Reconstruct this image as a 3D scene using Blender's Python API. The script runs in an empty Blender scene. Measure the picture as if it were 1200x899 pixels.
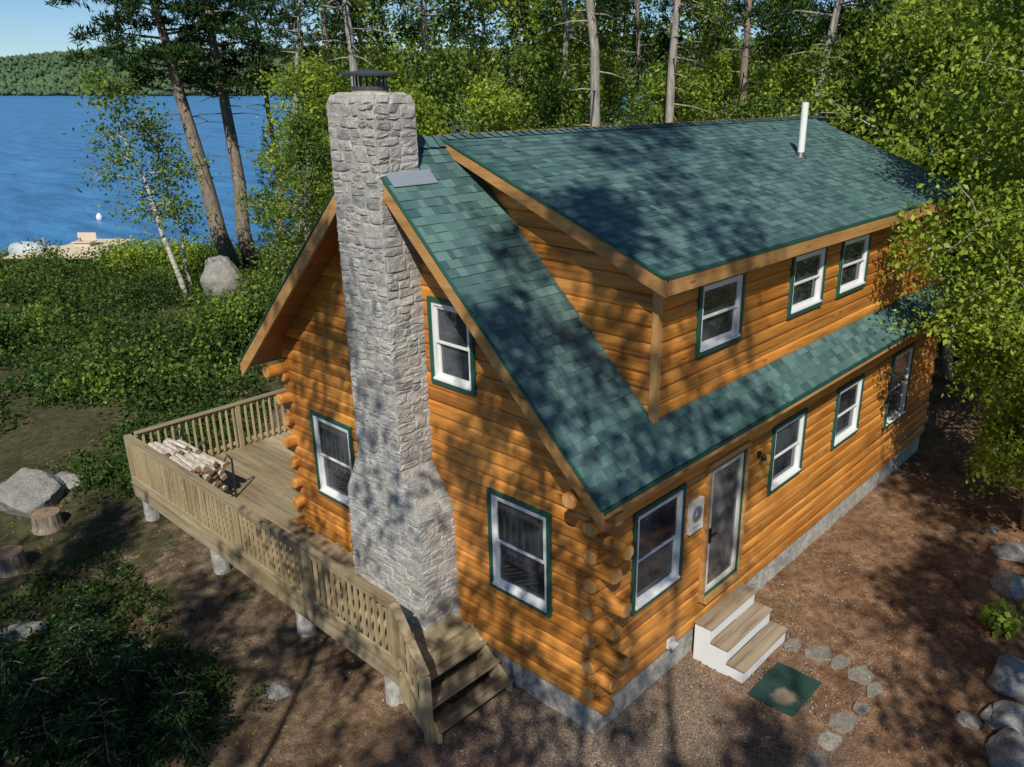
import bpy, math, random
import numpy as np
from mathutils import Vector, Matrix, noise as mnoise
scene=bpy.context.scene
C=scene.collection
rnd=random.Random(11)
# ---------------------------------------------------------------- camera
CAM=Vector((-6.414,-5.105,7.7)); HEAD=math.radians(41.3); PITCH=math.radians(19.84); FPX=959.0; U0=660.0; V0=450.0
FX,FY=math.cos(HEAD),math.sin(HEAD); RX,RY=math.sin(HEAD),-math.cos(HEAD)
cp,sp=math.cos(PITCH),math.sin(PITCH)
cam=bpy.data.cameras.new('camera'); co=bpy.data.objects.new('camera',cam); C.objects.link(co)
co.location=CAM; co.rotation_euler=(math.pi/2-PITCH,0,HEAD-math.pi/2)
cam.sensor_width=36; cam.lens=36*FPX/1200; cam.shift_x=-60/1200; cam.clip_end=8000; cam.clip_start=.1
scene.camera=co
def RF(R,F): return (CAM.x+R*RX+F*FX, CAM.y+R*RY+F*FY)
def smooth(t):
    t=np.clip(t,0,1); return t*t*(3-2*t)
def gz(x,y):
    x=np.asarray(x,float); y=np.asarray(y,float)
    F=(x-CAM.x)*FX+(y-CAM.y)*FY
    z=-2.9*smooth((F-20)/44)-np.clip(F-64,0,150)*.06
    z=z-.18*np.clip((-x-1.2)/3,0,1)
    dh=np.maximum(np.maximum(-1.5-x,x-13),np.maximum(-1.2-y,y-10.5))
    mk=np.clip(dh/3,0,1)
    z=z+mk*(.10*np.sin(.9*x+.3)*np.sin(.8*y+1)+.05*np.sin(2.3*x+y))
    return z
def ray(u,v):
    dx=(u-U0)/FPX; dy=(V0-v)/FPX
    return dx, cp+dy*sp, -sp+dy*cp
def on_z(u,v,z=0.0):
    dx,F,U=ray(u,v); t=(z-CAM.z)/U
    x,y=RF(dx*t,F*t); return x,y
def on_ground(u,v):
    z=0
    for _ in range(6):
        x,y=on_z(u,v,z); z=float(gz(x,y))
    return Vector((x,y,z))
def col(u,F):
    z=0
    for _ in range(4):
        R=(u-U0)/FPX*(cp*F+sp*(CAM.z-z)); x,y=RF(R,F); z=float(gz(x,y))
    return Vector((x,y,z))
# ---------------------------------------------------------------- mesh helpers
class MB:
    def __init__(s): s.v=[];s.f=[];s.m=[]
    def add(s,vs,fs,mi=0):
        o=len(s.v); s.v+=[tuple(v) for v in vs]
        for f in fs: s.f.append(tuple(i+o for i in f)); s.m.append(mi)
    def hexa(s,p,mi=0):
        s.add(p,[(3,2,1,0),(4,5,6,7),(0,1,5,4),(1,2,6,5),(2,3,7,6),(3,0,4,7)],mi)
    def box(s,x0,x1,y0,y1,z0,z1,mi=0):
        s.hexa([(x0,y0,z0),(x1,y0,z0),(x1,y1,z0),(x0,y1,z0),(x0,y0,z1),(x1,y0,z1),(x1,y1,z1),(x0,y1,z1)],mi)
    def bar(s,p,q,w,h,up=(0,0,1),mi=0):
        p=Vector(p);q=Vector(q);d=(q-p).normalized();u=Vector(up);a=d.cross(u).normalized();b=a.cross(d).normalized()
        a*=w/2;b*=h/2
        s.hexa([p-a-b,p+a-b,p+a+b,p-a+b,q-a-b,q+a-b,q+a+b,q-a+b],mi)
    def tube(s,pts,rad,n=8,mi=0,capmi=None):
        P=[Vector(p) for p in pts]; vs=[];fs=[]
        for i,p in enumerate(P):
            d=(P[min(i+1,len(P)-1)]-P[max(i-1,0)]).normalized()
            a=d.cross(Vector((0,0,1)) if abs(d.z)<.9 else Vector((1,0,0))).normalized(); b=d.cross(a)
            for k in range(n):
                t=2*math.pi*k/n; vs.append(p+(a*math.cos(t)+b*math.sin(t))*rad[i])
        for i in range(len(P)-1):
            for k in range(n): fs.append((i*n+k,i*n+(k+1)%n,(i+1)*n+(k+1)%n,(i+1)*n+k))
        s.add(vs,fs,mi)
        o=len(s.v)-len(vs); L=(len(P)-1)*n
        s.f.append(tuple(o+k for k in reversed(range(n)))); s.m.append(mi if capmi is None else capmi)
        s.f.append(tuple(o+L+k for k in range(n))); s.m.append(mi if capmi is None else capmi)
    def prism(s,poly,vec,mi=0):
        n=len(poly); v=Vector(vec)
        s.add([Vector(p) for p in poly]+[Vector(p)+v for p in poly],[tuple(range(n)),tuple(range(2*n-1,n-1,-1))]+[(i,i+n,(i+1)%n+n,(i+1)%n) for i in range(n)],mi)
WO={}
def obj(name,mb,mats,parent=None,origin=(0,0,0),smooth_=False,bevel=0):
    off=Vector(WO[parent.name]) if parent else Vector(origin)
    me=bpy.data.meshes.new(name)
    me.from_pydata([(v[0]-off.x,v[1]-off.y,v[2]-off.z) for v in mb.v],[],mb.f)
    for m in (mats if isinstance(mats,(list,tuple)) else [mats]): me.materials.append(m)
    me.polygons.foreach_set('material_index',mb.m)
    if smooth_: me.polygons.foreach_set('use_smooth',[True]*len(mb.f))
    me.update()
    o=bpy.data.objects.new(name,me); C.objects.link(o)
    if parent: o.parent=parent
    else: o.location=off
    WO[o.name]=tuple(off)
    if bevel:
        b=o.modifiers.new('bevel','BEVEL'); b.width=bevel; b.segments=2; b.limit_method='ANGLE'
    return o
def fastmesh(name,V,Fq,mat):
    me=bpy.data.meshes.new(name); V=np.asarray(V,np.float32); Fq=np.asarray(Fq,np.int32); n=Fq.shape[1]
    me.vertices.add(len(V)); me.vertices.foreach_set('co',V.ravel())
    me.loops.add(Fq.size); me.loops.foreach_set('vertex_index',Fq.ravel())
    me.polygons.add(len(Fq)); me.polygons.foreach_set('loop_start',np.arange(0,Fq.size,n,dtype=np.int32))
    me.polygons.foreach_set('loop_total',np.full(len(Fq),n,np.int32))
    me.update(calc_edges=True); me.materials.append(mat); return me
def mobj(name,me,parent=None,loc=(0,0,0)):
    o=bpy.data.objects.new(name,me); C.objects.link(o); o.location=loc
    if parent: o.parent=parent
    WO[o.name]=tuple(loc); return o
def tag(o,label,cat,group=None):
    o['label']=label;o['category']=cat
    if group:o['group']=group
    return o
def thing(name,label,cat,loc=(0,0,0),group=None):
    o=bpy.data.objects.new(name,None); C.objects.link(o); o.location=loc; o.empty_display_size=.3
    WO[o.name]=tuple(loc); return tag(o,label,cat,group)
def kind(o,k): o['kind']=k; return o
def dup(root,loc,rz=0,sc=1,label=None,group=None,sz=None):
    r=root.copy(); C.objects.link(r); r.location=loc; r.rotation_euler=(0,0,rz); r.scale=(sc,sc,sz or sc)
    if label:r['label']=label
    if group:r['group']=group
    for ch in list(root.children):
        c=ch.copy();C.objects.link(c);c.parent=r
    return r
# ---------------------------------------------------------------- materials
def newmat(name):
    m=bpy.data.materials.new(name);m.use_nodes=True;nt=m.node_tree;return m,nt,nt.nodes['Principled BSDF']
def N(nt,t,ins=None,**kw):
    n=nt.nodes.new('ShaderNode'+t)
    for k,v in kw.items(): setattr(n,k,v)
    for k,v in (ins or {}).items():
        s=n.inputs[k]
        if isinstance(v,bpy.types.NodeSocket): nt.links.new(v,s)
        else: s.default_value=v
    return n
def c4(c): return (c[0],c[1],c[2],1)
def ramp(nt,fac,stops):
    n=N(nt,'ValToRGB',{0:fac}); e=n.color_ramp.elements
    while len(e)<len(stops): e.new(.5)
    for i,(p,c) in enumerate(stops): e[i].position=p; e[i].color=c4(c) if hasattr(c,'__len__') else (c,c,c,1)
    return n.outputs[0]
def mix(nt,a,b,f=1.0,blend='MIX'):
    n=N(nt,'MixRGB',blend_type=blend)
    for k,v in ((0,f),(1,a),(2,b)):
        if isinstance(v,bpy.types.NodeSocket): nt.links.new(v,n.inputs[k])
        else: n.inputs[k].default_value=v if k==0 else c4(v)
    return n.outputs[0]
def mth(nt,op,a,b=0.0,c=None,clamp=False):
    ins={0:a,1:b}
    if c is not None: ins[2]=c
    return N(nt,'Math',ins,operation=op,use_clamp=clamp).outputs[0]
def bump(nt,b,h,strength=.3,dist=.02):
    n=N(nt,'Bump',{'Height':h,'Strength':strength,'Distance':dist}); nt.links.new(n.outputs[0],b.inputs['Normal'])
def link(nt,s,b,name):
    nt.links.new(s,b.inputs[name])
def noise(nt,vec,scale,detail=4,rough=.55,dist=0):
    return N(nt,'TexNoise',{'Vector':vec,'Scale':scale,'Detail':detail,'Roughness':rough,'Distortion':dist}).outputs['Fac']
def flat(name,c,rough=.5,metal=0,spec=None,var=.12,sc=12):
    m,nt,b=newmat(name);g=N(nt,'NewGeometry')
    n=noise(nt,g.outputs['Position'],sc,4)
    link(nt,mix(nt,[x*(1-var) for x in c],[min(1,x*(1+var)) for x in c],n),b,'Base Color')
    b.inputs['Roughness'].default_value=rough;b.inputs['Metallic'].default_value=metal
    if spec is not None:b.inputs['Specular IOR Level'].default_value=spec
    return m
def wood(name,axis,cols,course=None,scale=1,rough=.55,knots=True,bmp=.25,tint=.35,z0=.43):
    m,nt,b=newmat(name);g=N(nt,'NewGeometry');pos=g.outputs['Position']
    sc=[11,11,11];sc[axis]=.8
    vec=N(nt,'VectorMath',{0:pos,1:sc},operation='MULTIPLY').outputs[0]
    if course:
        s=N(nt,'SeparateXYZ',{0:pos})
        k=mth(nt,'FLOOR',mth(nt,'DIVIDE',mth(nt,'SUBTRACT',s.outputs[2],z0),course))
        r=N(nt,'TexWhiteNoise',{'W':k},noise_dimensions='1D').outputs['Value']
    else: r=g.outputs['Random Per Island']
    off=N(nt,'VectorMath',{0:vec,1:N(nt,'CombineXYZ',{0:mth(nt,'MULTIPLY',r,37.0),1:mth(nt,'MULTIPLY',r,53.0),2:r}).outputs[0]},operation='ADD').outputs[0]
    n=noise(nt,off,1.0*scale,7,.62,.5)
    c=ramp(nt,n,[(.3,cols[0]),(.5,cols[1]),(.72,cols[2])])
    v=N(nt,'MapRange',{'Value':r,'To Min':1-tint,'To Max':1+tint*.4}).outputs[0]
    c=mix(nt,c,N(nt,'CombineColor',{0:v,1:v,2:v}).outputs[0],1,'MULTIPLY')
    big=noise(nt,pos,.9,3)
    c=mix(nt,c,ramp(nt,big,[(.3,(.74,.66,.58)),(.6,(1.0,1.0,1.0))]),.9,'MULTIPLY')
    if knots:
        s2=[6,6,6];s2[axis]=1.7
        v2=N(nt,'VectorMath',{0:pos,1:s2},operation='MULTIPLY').outputs[0]
        vo=N(nt,'TexVoronoi',{'Vector':v2,'Scale':1.0}).outputs['Distance']
        c=mix(nt,c,ramp(nt,vo,[(.03,(.25,.16,.1)),(.17,(1,1,1))]),.75,'MULTIPLY')
    link(nt,c,b,'Base Color');b.inputs['Roughness'].default_value=rough
    bump(nt,b,n,bmp,.01)
    return m
LOGC=[(.34,.12,.02),(.64,.268,.05),(.77,.385,.105)]
M_logy=wood('stained_log_gable',1,LOGC,.19,rough=.45,tint=.32)
M_logx=wood('stained_log_front',0,LOGC,.19,rough=.45,tint=.32)
M_logend=wood('log_end_grain',2,[(.44,.23,.075),(.64,.37,.14),(.72,.45,.20)],None,rough=.6,knots=False)
TRIMC=[(.38,.19,.06),(.58,.32,.115),(.66,.40,.165)]
M_trim=wood('trim_wood',1,TRIMC,None,rough=.55)
M_trimx=wood('trim_wood_front',0,TRIMC,None,rough=.55)
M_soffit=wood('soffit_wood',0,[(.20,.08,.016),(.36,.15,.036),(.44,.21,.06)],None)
DECKC=[(.18,.14,.08),(.34,.275,.17),(.43,.36,.235)]
M_decky=wood('deck_wood_y',1,DECKC,None,rough=.75,knots=False)
M_deckx=wood('deck_wood_x',0,DECKC,None,rough=.75,knots=False)
M_rail=wood('rail_wood',2,[(.26,.20,.11),(.46,.37,.215),(.54,.44,.275)],None,rough=.75,knots=False)
M_tread=wood('tread_wood',0,[(.18,.135,.09),(.33,.26,.18),(.41,.33,.24)],None,rough=.75,knots=False)
def shingle_mat():
    m,nt,b=newmat('green_shingles');g=N(nt,'NewGeometry')
    r=g.outputs['Random Per Island']
    c=ramp(nt,r,[(0,(.038,.090,.094)),(.3,(.058,.128,.130)),(.65,(.082,.164,.164)),(1,(.12,.215,.21))])
    n=noise(nt,g.outputs['Position'],90,3,.7); n2=noise(nt,g.outputs['Position'],.8,3)
    c=mix(nt,c,ramp(nt,n,[(.3,(.55,.55,.55)),(.7,(1.35,1.35,1.35))]),.8,'MULTIPLY')
    c=mix(nt,c,ramp(nt,n2,[(.3,(.8,.82,.84)),(.7,(1.1,1.08,1.05))]),.7,'MULTIPLY')
    link(nt,c,b,'Base Color');b.inputs['Roughness'].default_value=.58;b.inputs['Specular IOR Level'].default_value=.6
    bump(nt,b,n,.35,.01);return m
M_sh=shingle_mat()
def stone_mat(name,stops,rough=.85,sc=9):
    m,nt,b=newmat(name);g=N(nt,'NewGeometry');p=g.outputs['Position']
    c=ramp(nt,g.outputs['Random Per Island'],stops)
    n=noise(nt,p,sc,8,.7);n2=noise(nt,p,sc*6,5,.7)
    c=mix(nt,c,ramp(nt,n,[(.3,(.62,.62,.64)),(.55,(1,1,1)),(.75,(1.3,1.28,1.25))]),.9,'MULTIPLY')
    c=mix(nt,c,ramp(nt,n2,[(.35,(.5,.5,.5)),(.6,(1.14,1.14,1.14))]),.85,'MULTIPLY')
    link(nt,c,b,'Base Color');b.inputs['Roughness'].default_value=rough
    h=mth(nt,'ADD',n,mth(nt,'MULTIPLY',n2,.5));bump(nt,b,h,.7,.03);return m
M_stone=stone_mat('chimney_stone',[(0,(.30,.30,.30)),(.3,(.42,.42,.415)),(.7,(.50,.495,.48)),(1,(.41,.39,.355))])
M_rock=stone_mat('granite_boulder',[(0,(.25,.245,.23)),(1,(.37,.36,.335))],sc=5)
M_flag=stone_mat('flagstone',[(0,(.20,.185,.16)),(1,(.33,.305,.27))],sc=6)
M_mortar=flat('mortar',(.34,.335,.32),.95,var=.3)
M_conc=stone_mat('foundation_concrete',[(0,(.42,.41,.38)),(1,(.42,.41,.38))],sc=2)
M_green=flat('green_window_trim',(.012,.085,.065),.5)
M_white=flat('white_vinyl',(.70,.72,.74),.4,var=.05)
M_steelw=flat('white_vent_pipe',(.74,.75,.75),.45,var=.04)
M_dark=flat('dark_metal',(.07,.085,.10),.45,.4)
M_black=flat('black_metal',(.015,.015,.015),.5)
M_tan=flat('clay_flue',(.33,.26,.18),.8)
M_flash=flat('lead_flashing',(.34,.40,.46),.4,.4)
def mat_mat():
    m,nt,b=newmat('green_doormat');g=N(nt,'NewGeometry');p=g.outputs['Position']
    n=noise(nt,p,40,4,.7)
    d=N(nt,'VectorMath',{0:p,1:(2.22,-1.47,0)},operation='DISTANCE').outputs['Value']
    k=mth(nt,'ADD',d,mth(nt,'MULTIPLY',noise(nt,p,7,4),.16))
    c=mix(nt,ramp(nt,n,[(.3,(.008,.032,.026)),(.7,(.018,.068,.055))]),(.29,.23,.165),ramp(nt,k,[(.18,.85),(.27,0.0)]))  # round pale brown patch with an uneven edge in the green
    link(nt,c,b,'Base Color');b.inputs['Roughness'].default_value=.95;bump(nt,b,n,.6,.02);return m
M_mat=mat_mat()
def glass_mat(name,c1,c2,sc=1.3):
    m,nt,b=newmat(name);g=N(nt,'NewGeometry')
    n=noise(nt,g.outputs['Position'],sc,2)
    link(nt,ramp(nt,n,[(.4,c1),(.62,c2)]),b,'Base Color')
    b.inputs['Roughness'].default_value=.04;b.inputs['Specular IOR Level'].default_value=.8;return m
M_glass=glass_mat('window_glass',(.014,.020,.028),(.075,.088,.105))
M_dglass=glass_mat('door_glass',(.05,.058,.06),(.27,.27,.26),2.2)
def leaf_mat(name,stops,trans=.35,tc=(.16,.26,.03)):
    m,nt,b=newmat(name);g=N(nt,'NewGeometry')
    c=ramp(nt,g.outputs['Random Per Island'],stops)
    n=noise(nt,g.outputs['Position'],.8,2)
    c=mix(nt,c,ramp(nt,n,[(.3,(.65,.7,.7)),(.7,(1.2,1.15,1.0))]),.8,'MULTIPLY')
    d=N(nt,'BsdfDiffuse',{'Color':c})
    t=N(nt,'BsdfTranslucent',{'Color':mix(nt,c,tc,.5)})
    ms=N(nt,'MixShader',{0:trans,1:d.outputs[0],2:t.outputs[0]})
    nt.nodes.remove(b)
    nt.links.new(ms.outputs[0],nt.nodes['Material Output'].inputs[0]);return m
M_lbirch=leaf_mat('bright_leaves',[(0,(.12,.20,.028)),(.4,(.25,.355,.045)),(.8,(.36,.45,.075)),(1,(.46,.52,.15))],.42,(.38,.50,.06))
M_lmid=leaf_mat('mid_leaves',[(0,(.06,.115,.022)),(.5,(.15,.235,.045)),(1,(.25,.34,.085))],.35,(.24,.35,.05))
M_ldark=leaf_mat('dark_leaves',[(0,(.02,.048,.016)),(.5,(.048,.092,.026)),(1,(.11,.165,.047))],.25)
M_needle=leaf_mat('pine_needles',[(0,(.014,.036,.016)),(.5,(.034,.07,.026)),(1,(.065,.11,.035))],.2,(.08,.14,.03))
M_fir=leaf_mat('fir_needles',[(0,(.010,.032,.016)),(.5,(.026,.06,.026)),(1,(.05,.095,.035))],.15,(.05,.1,.03))
def bark_mat(name,c1,c2,sc=(14,14,2.5)):
    m,nt,b=newmat(name);t=N(nt,'TexCoord')
    v=N(nt,'VectorMath',{0:t.outputs['Object'],1:sc},operation='MULTIPLY').outputs[0]
    n=noise(nt,v,1,6,.7);link(nt,ramp(nt,n,[(.35,c1),(.65,c2)]),b,'Base Color');b.inputs['Roughness'].default_value=.9
    bump(nt,b,n,.7,.03);return m
M_bark=bark_mat('brown_bark',(.09,.07,.055),(.32,.265,.21))
M_gbark=bark_mat('grey_bark',(.17,.155,.14),(.42,.39,.35))
M_birchb=bark_mat('birch_bark',(.12,.11,.10),(.66,.64,.58),(4,4,14))
M_logbark=bark_mat('firewood_birch_bark',(.26,.21,.165),(.70,.67,.60),(30,5,30))
M_cut=wood('cut_wood',2,[(.18,.12,.065),(.28,.20,.12),(.35,.265,.175)],None,knots=False)
def ground_mat():
    m,nt,b=newmat('forest_floor');g=N(nt,'NewGeometry');p=g.outputs['Position']
    a=noise(nt,p,.35,4);f=noise(nt,p,6,8,.7);h=noise(nt,p,38,4,.75);e=noise(nt,p,1.3,5,.6)
    c=ramp(nt,f,[(.3,(.12,.066,.036)),(.5,(.285,.168,.10)),(.7,(.46,.31,.21))])
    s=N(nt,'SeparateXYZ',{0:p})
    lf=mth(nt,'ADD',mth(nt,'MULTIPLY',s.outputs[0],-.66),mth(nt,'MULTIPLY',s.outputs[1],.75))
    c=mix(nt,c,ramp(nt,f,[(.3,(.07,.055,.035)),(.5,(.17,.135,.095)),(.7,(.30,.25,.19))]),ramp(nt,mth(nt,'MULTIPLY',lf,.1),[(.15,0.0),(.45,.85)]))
    c=mix(nt,c,ramp(nt,e,[(.35,(.5,.43,.36)),(.62,(1.15,1.12,1.08))]),.9,'MULTIPLY')
    gr=ramp(nt,h,[(.3,(.13,.10,.08)),(.5,(.28,.23,.185)),(.68,(.46,.40,.34))])
    d=N(nt,'VectorMath',{0:p,1:(-.2,-.6,0)},operation='DISTANCE').outputs['Value']
    mk=ramp(nt,mth(nt,'ADD',mth(nt,'MULTIPLY',d,.13),mth(nt,'MULTIPLY',a,.6)),[(.42,.8),(.72,0.05)])
    c=mix(nt,c,gr,mk)
    gm=mth(nt,'ADD',mth(nt,'MULTIPLY',lf,.05),mth(nt,'MULTIPLY',noise(nt,p,.9,5,.65),1.2))
    c=mix(nt,c,ramp(nt,f,[(.3,(.02,.03,.01)),(.7,(.08,.09,.03))]),ramp(nt,gm,[(.98,0.0),(1.2,.75)]))
    c=mix(nt,c,ramp(nt,h,[(.3,(.45,.45,.45)),(.6,(1.18,1.18,1.18))]),.85,'MULTIPLY')
    link(nt,c,b,'Base Color');b.inputs['Roughness'].default_value=.95;b.inputs['Specular IOR Level'].default_value=.15
    bump(nt,b,mth(nt,'ADD',f,mth(nt,'MULTIPLY',h,.6)),.9,.06);return m
M_ground=ground_mat()
def water_mat():
    m,nt,b=newmat('lake_water');g=N(nt,'NewGeometry')
    mp=N(nt,'Mapping',{'Vector':g.outputs['Position'],'Rotation':(0,0,-HEAD+.25),'Scale':(.55,.13,1)})
    n=noise(nt,mp.outputs[0],1.0,6,.65);n2=noise(nt,g.outputs['Position'],.012,4,.6)
    c=mix(nt,(.028,.145,.345),(.05,.205,.44),n2)
    c=mix(nt,c,ramp(nt,n,[(.35,(.5,.58,.66)),(.65,(1.55,1.45,1.32))]),.9,'MULTIPLY')
    link(nt,c,b,'Base Color')
    b.inputs['Roughness'].default_value=.3;b.inputs['IOR'].default_value=1.33;b.inputs['Specular IOR Level'].default_value=.35
    bump(nt,b,n,1.0,.6);return m
M_water=water_mat()
def hill_mat():
    m,nt,b=newmat('far_forest');g=N(nt,'NewGeometry')
    c=ramp(nt,g.outputs['Random Per Island'],[(0,(.055,.095,.06)),(.5,(.085,.135,.07)),(1,(.12,.17,.085))])  # slight haze is put into the colour: greens kept bluish and lighter
    n=noise(nt,g.outputs['Position'],.012,5)
    c=mix(nt,c,ramp(nt,n,[(.35,(.65,.74,.8)),(.65,(1.1,1.1,1.05))]),.8,'MULTIPLY')
    link(nt,c,b,'Base Color');b.inputs['Roughness'].default_value=1;b.inputs['Specular IOR Level'].default_value=0;return m
M_hill=hill_mat()
# ---------------------------------------------------------------- light
S=Vector((-.56,-.45,.695)).normalized()
el=math.asin(S.z)
w=bpy.data.worlds.new('World');scene.world=w;w.use_nodes=True
nt=w.node_tree;sk=N(nt,'TexSky',sky_type='NISHITA',sun_disc=False,sun_elevation=el,sun_rotation=math.atan2(S.x,S.y),air_density=.8,dust_density=0,ozone_density=3.5)
bg=nt.nodes['Background'];nt.links.new(mix(nt,sk.outputs[0],(.84,.98,1.08),1,'MULTIPLY'),bg.inputs[0]);bg.inputs[1].default_value=.085
sun=bpy.data.lights.new('sun','SUN');sun.energy=5.0;sun.angle=math.radians(.45);sun.color=(1,.93,.80)
so=bpy.data.objects.new('sun',sun);C.objects.link(so);so.rotation_euler=S.to_track_quat('Z','Y').to_euler();so.location=(-20,-15,25)
scene.view_settings.view_transform='Standard';scene.view_settings.look='None';scene.view_settings.exposure=0
# ---------------------------------------------------------------- ground, lake, hills
ns=230;s=np.linspace(-1,1,ns)
gx=2+3.2*np.sinh(6.6*s);gy=2+3.2*np.sinh(6.6*s)
X,Y=np.meshgrid(gx,gy,indexing='ij');Z=gz(X,Y)
Z=Z+.03*np.sin(5*X+2*np.sin(3*Y))*np.sin(4.3*Y)*(np.abs(X-2)<60)
V=np.stack([X.ravel(),Y.ravel(),Z.ravel()],1)
I,J=np.meshgrid(np.arange(ns-1),np.arange(ns-1),indexing='ij');k=(I*ns+J).ravel()
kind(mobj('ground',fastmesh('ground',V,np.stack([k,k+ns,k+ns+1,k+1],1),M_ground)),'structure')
wm=MB()
a=[RF(-3500,38),RF(3500,38),RF(3500,3500),RF(-3500,3500)]
wm.add([(p[0],p[1],-2.5) for p in a],[(0,1,2,3)])
kind(obj('lake_water',wm,M_water),'structure')
hv=[];hf=[];nh=120;nd=14
def hillh(R,q):
    top=84+13*math.sin(R*.0021+.6)+7*math.sin(R*.0061)+4*math.sin(R*.013+1)
    return -3+top*float(smooth(q))
for i in range(nh+1):
    R=-2600+5200*i/nh
    for j in range(nd+1):
        q=j/nd;x,y=RF(R,1230+40*math.sin(R*.004)+q*560);hv.append((x,y,hillh(R,q)))
for i in range(nh):
    for j in range(nd):
        o=i*(nd+1)+j;hf.append((o,o+nd+1,o+nd+2,o+1))
hm=MB();hm.add(hv,hf);kind(obj('hills',hm,M_hill),'structure')
rg=np.random.default_rng(3)
n=14000;R=rg.uniform(-1500,1300,n);q=rg.uniform(0,1,n)**1.2
base=np.array([(*RF(R[i],1232+40*math.sin(R[i]*.004)+q[i]*560),hillh(R[i],q[i])) for i in range(n)])
hh=rg.uniform(5,12,n);rr=rg.uniform(3,5.5,n)
oc=np.array([[1,0,.45],[0,1,.4],[-1,0,.5],[0,-1,.45],[0,0,1],[0,0,0]])
V=base[:,None,:]+oc[None]*np.stack([rr,rr,hh],1)[:,None,:]
ft=np.array([[0,1,4],[1,2,4],[2,3,4],[3,0,4],[1,0,5],[2,1,5],[3,2,5],[0,3,5]])
Ff=(np.arange(n)*6)[:,None,None]+ft[None]
o=kind(mobj('far_woods',fastmesh('far_woods',V.reshape(-1,3),Ff.reshape(-1,3),M_hill)),'stuff')
tag(o,'distant green forest covering the hillside across the lake','forest')
# ---------------------------------------------------------------- cabin
L=11.6;W=6.48;YR=W/2;SL=.942
def zr(y): return 4.0345+SL*y
cab=thing('log_cabin','orange stained log cabin with green shingle roof and stone chimney','cabin')
fm=MB();fm.box(.03,L-.03,.03,W-.03,-.8,.432);obj('foundation',fm,M_conc,cab)
PROF=[0,.025,.08,.2,.5,.8,.92,.975,1]
def wp(ax,plane,out,a,d,z): return (plane+out*d,a,z) if ax=='y' else (a,plane+out*d,z)
def log_wall(name,ax,plane,out,z0,z1,ext,opens,m,parent,h=.19,bulge=.033):
    mb=MB();c=0
    while z0+c*h<z1:
        zc=z0+c*h;c+=1;amp=bulge*rnd.uniform(.9,1.1)
        for j in range(8):
            ta,tb=PROF[j],PROF[j+1];za=zc+ta*h;zb=min(zc+tb*h,z1)
            if za>=z1:break
            pa=amp*(1-abs(2*ta-1)**3)**.55;pb=amp*(1-abs(2*tb-1)**3)**.55
            zm=(za+zb)/2;a,b=ext(zm)
            if b-a<.02:continue
            iv=[(a,b)]
            for (o0,o1,q0,q1) in opens:
                if q0+.03<zm<q1-.03:
                    ni=[]
                    for (p,r) in iv:
                        if o1-.03<=p or o0+.03>=r: ni.append((p,r));continue
                        if o0+.03>p: ni.append((p,o0+.03))
                        if o1-.03<r: ni.append((o1-.03,r))
                    iv=ni
            for (p,r) in iv:
                mb.add([wp(ax,plane,out,p,pa,za),wp(ax,plane,out,r,pa,za),wp(ax,plane,out,r,pb,zb),wp(ax,plane,out,p,pb,zb)],[(0,1,2,3)])
    return obj(name,mb,m,parent)
WG=[(.69,1.77,1.49,2.94),(4.71,5.79,1.49,2.94),(1.92,2.74,4.13,5.27)]
WF=[(.63,1.74,1.49,2.93),(4.1,5.2,1.82,2.95),(6.38,7.48,1.80,2.92),(8.9,10.0,1.38,2.92)]
WD=[(1.8,2.87,4.6,5.54),(4.2,5.3,4.6,5.54),(5.85,6.95,4.6,5.54)]
DOOR=(2.255,3.36,.85,2.99)
def gext(z):
    d=max(0,(z-3.93)/SL);return (d,W-d)
log_wall('gable_wall','y',0,-1,.43,6.9,gext,WG,M_logy,cab)
log_wall('gable_wall','y',L,1,.43,6.9,gext,[],M_logy,cab)
log_wall('front_wall','x',0,-1,.43,3.93,lambda z:(0,L),WF+[DOOR],M_logx,cab)
log_wall('back_wall','x',W,1,.43,3.93,lambda z:(0,L),[],M_logx,cab)
def wbox(mb,ax,plane,out,a0,a1,d0,d1,z0,z1,mi=0):
    p=wp(ax,plane,out,a0,d0,z0);q=wp(ax,plane,out,a1,d1,z1)
    mb.box(min(p[0],q[0]),max(p[0],q[0]),min(p[1],q[1]),max(p[1],q[1]),z0,z1,mi)
def ring(mb,ax,pl,out,a0,a1,z0,z1,w,d0,d1,mi=0):
    wbox(mb,ax,pl,out,a0,a0+w,d0,d1,z0,z1,mi);wbox(mb,ax,pl,out,a1-w,a1,d0,d1,z0,z1,mi)
    wbox(mb,ax,pl,out,a0+w,a1-w,d0,d1,z0,z0+w,mi);wbox(mb,ax,pl,out,a0+w,a1-w,d0,d1,z1-w,z1,mi)
def window(parent,ax,pl,out,a0,a1,z0,z1,label=None):
    t=.06
    c=MB();ring(c,ax,pl,out,a0,a1,z0,z1,t,-.02,.065);o=obj('window',c,M_green,parent,bevel=.004)
    if label:o['label']=label
    a0+=t;a1-=t;z0+=t;z1-=t
    f=MB();ring(f,ax,pl,out,a0,a1,z0,z1,.045,-.05,.05)
    wbox(f,ax,pl,out,a0+.002,a1-.002,.05,.08,z0+.002,z0+.03);obj('frame',f,M_white,o,bevel=.004)
    a0+=.045;a1-=.045;z0+=.045;z1-=.045;zm=(z0+z1)/2
    for (q0,q1,d) in ((zm-.02,z1,.01),(z0,zm+.018,-.02)):
        sm=MB();ring(sm,ax,pl,out,a0,a1,q0,q1,.034,d-.02,d+.022);obj('sash',sm,M_white,o,bevel=.003)
        g=MB();wbox(g,ax,pl,out,a0+.034,a1-.034,d-.004,d+.002,q0+.034,q1-.034);obj('pane',g,M_glass,o)
for i,wi in enumerate(WG): window(cab,'y',0,-1,*wi)
for wi in WF: window(cab,'x',0,-1,*wi)
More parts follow.
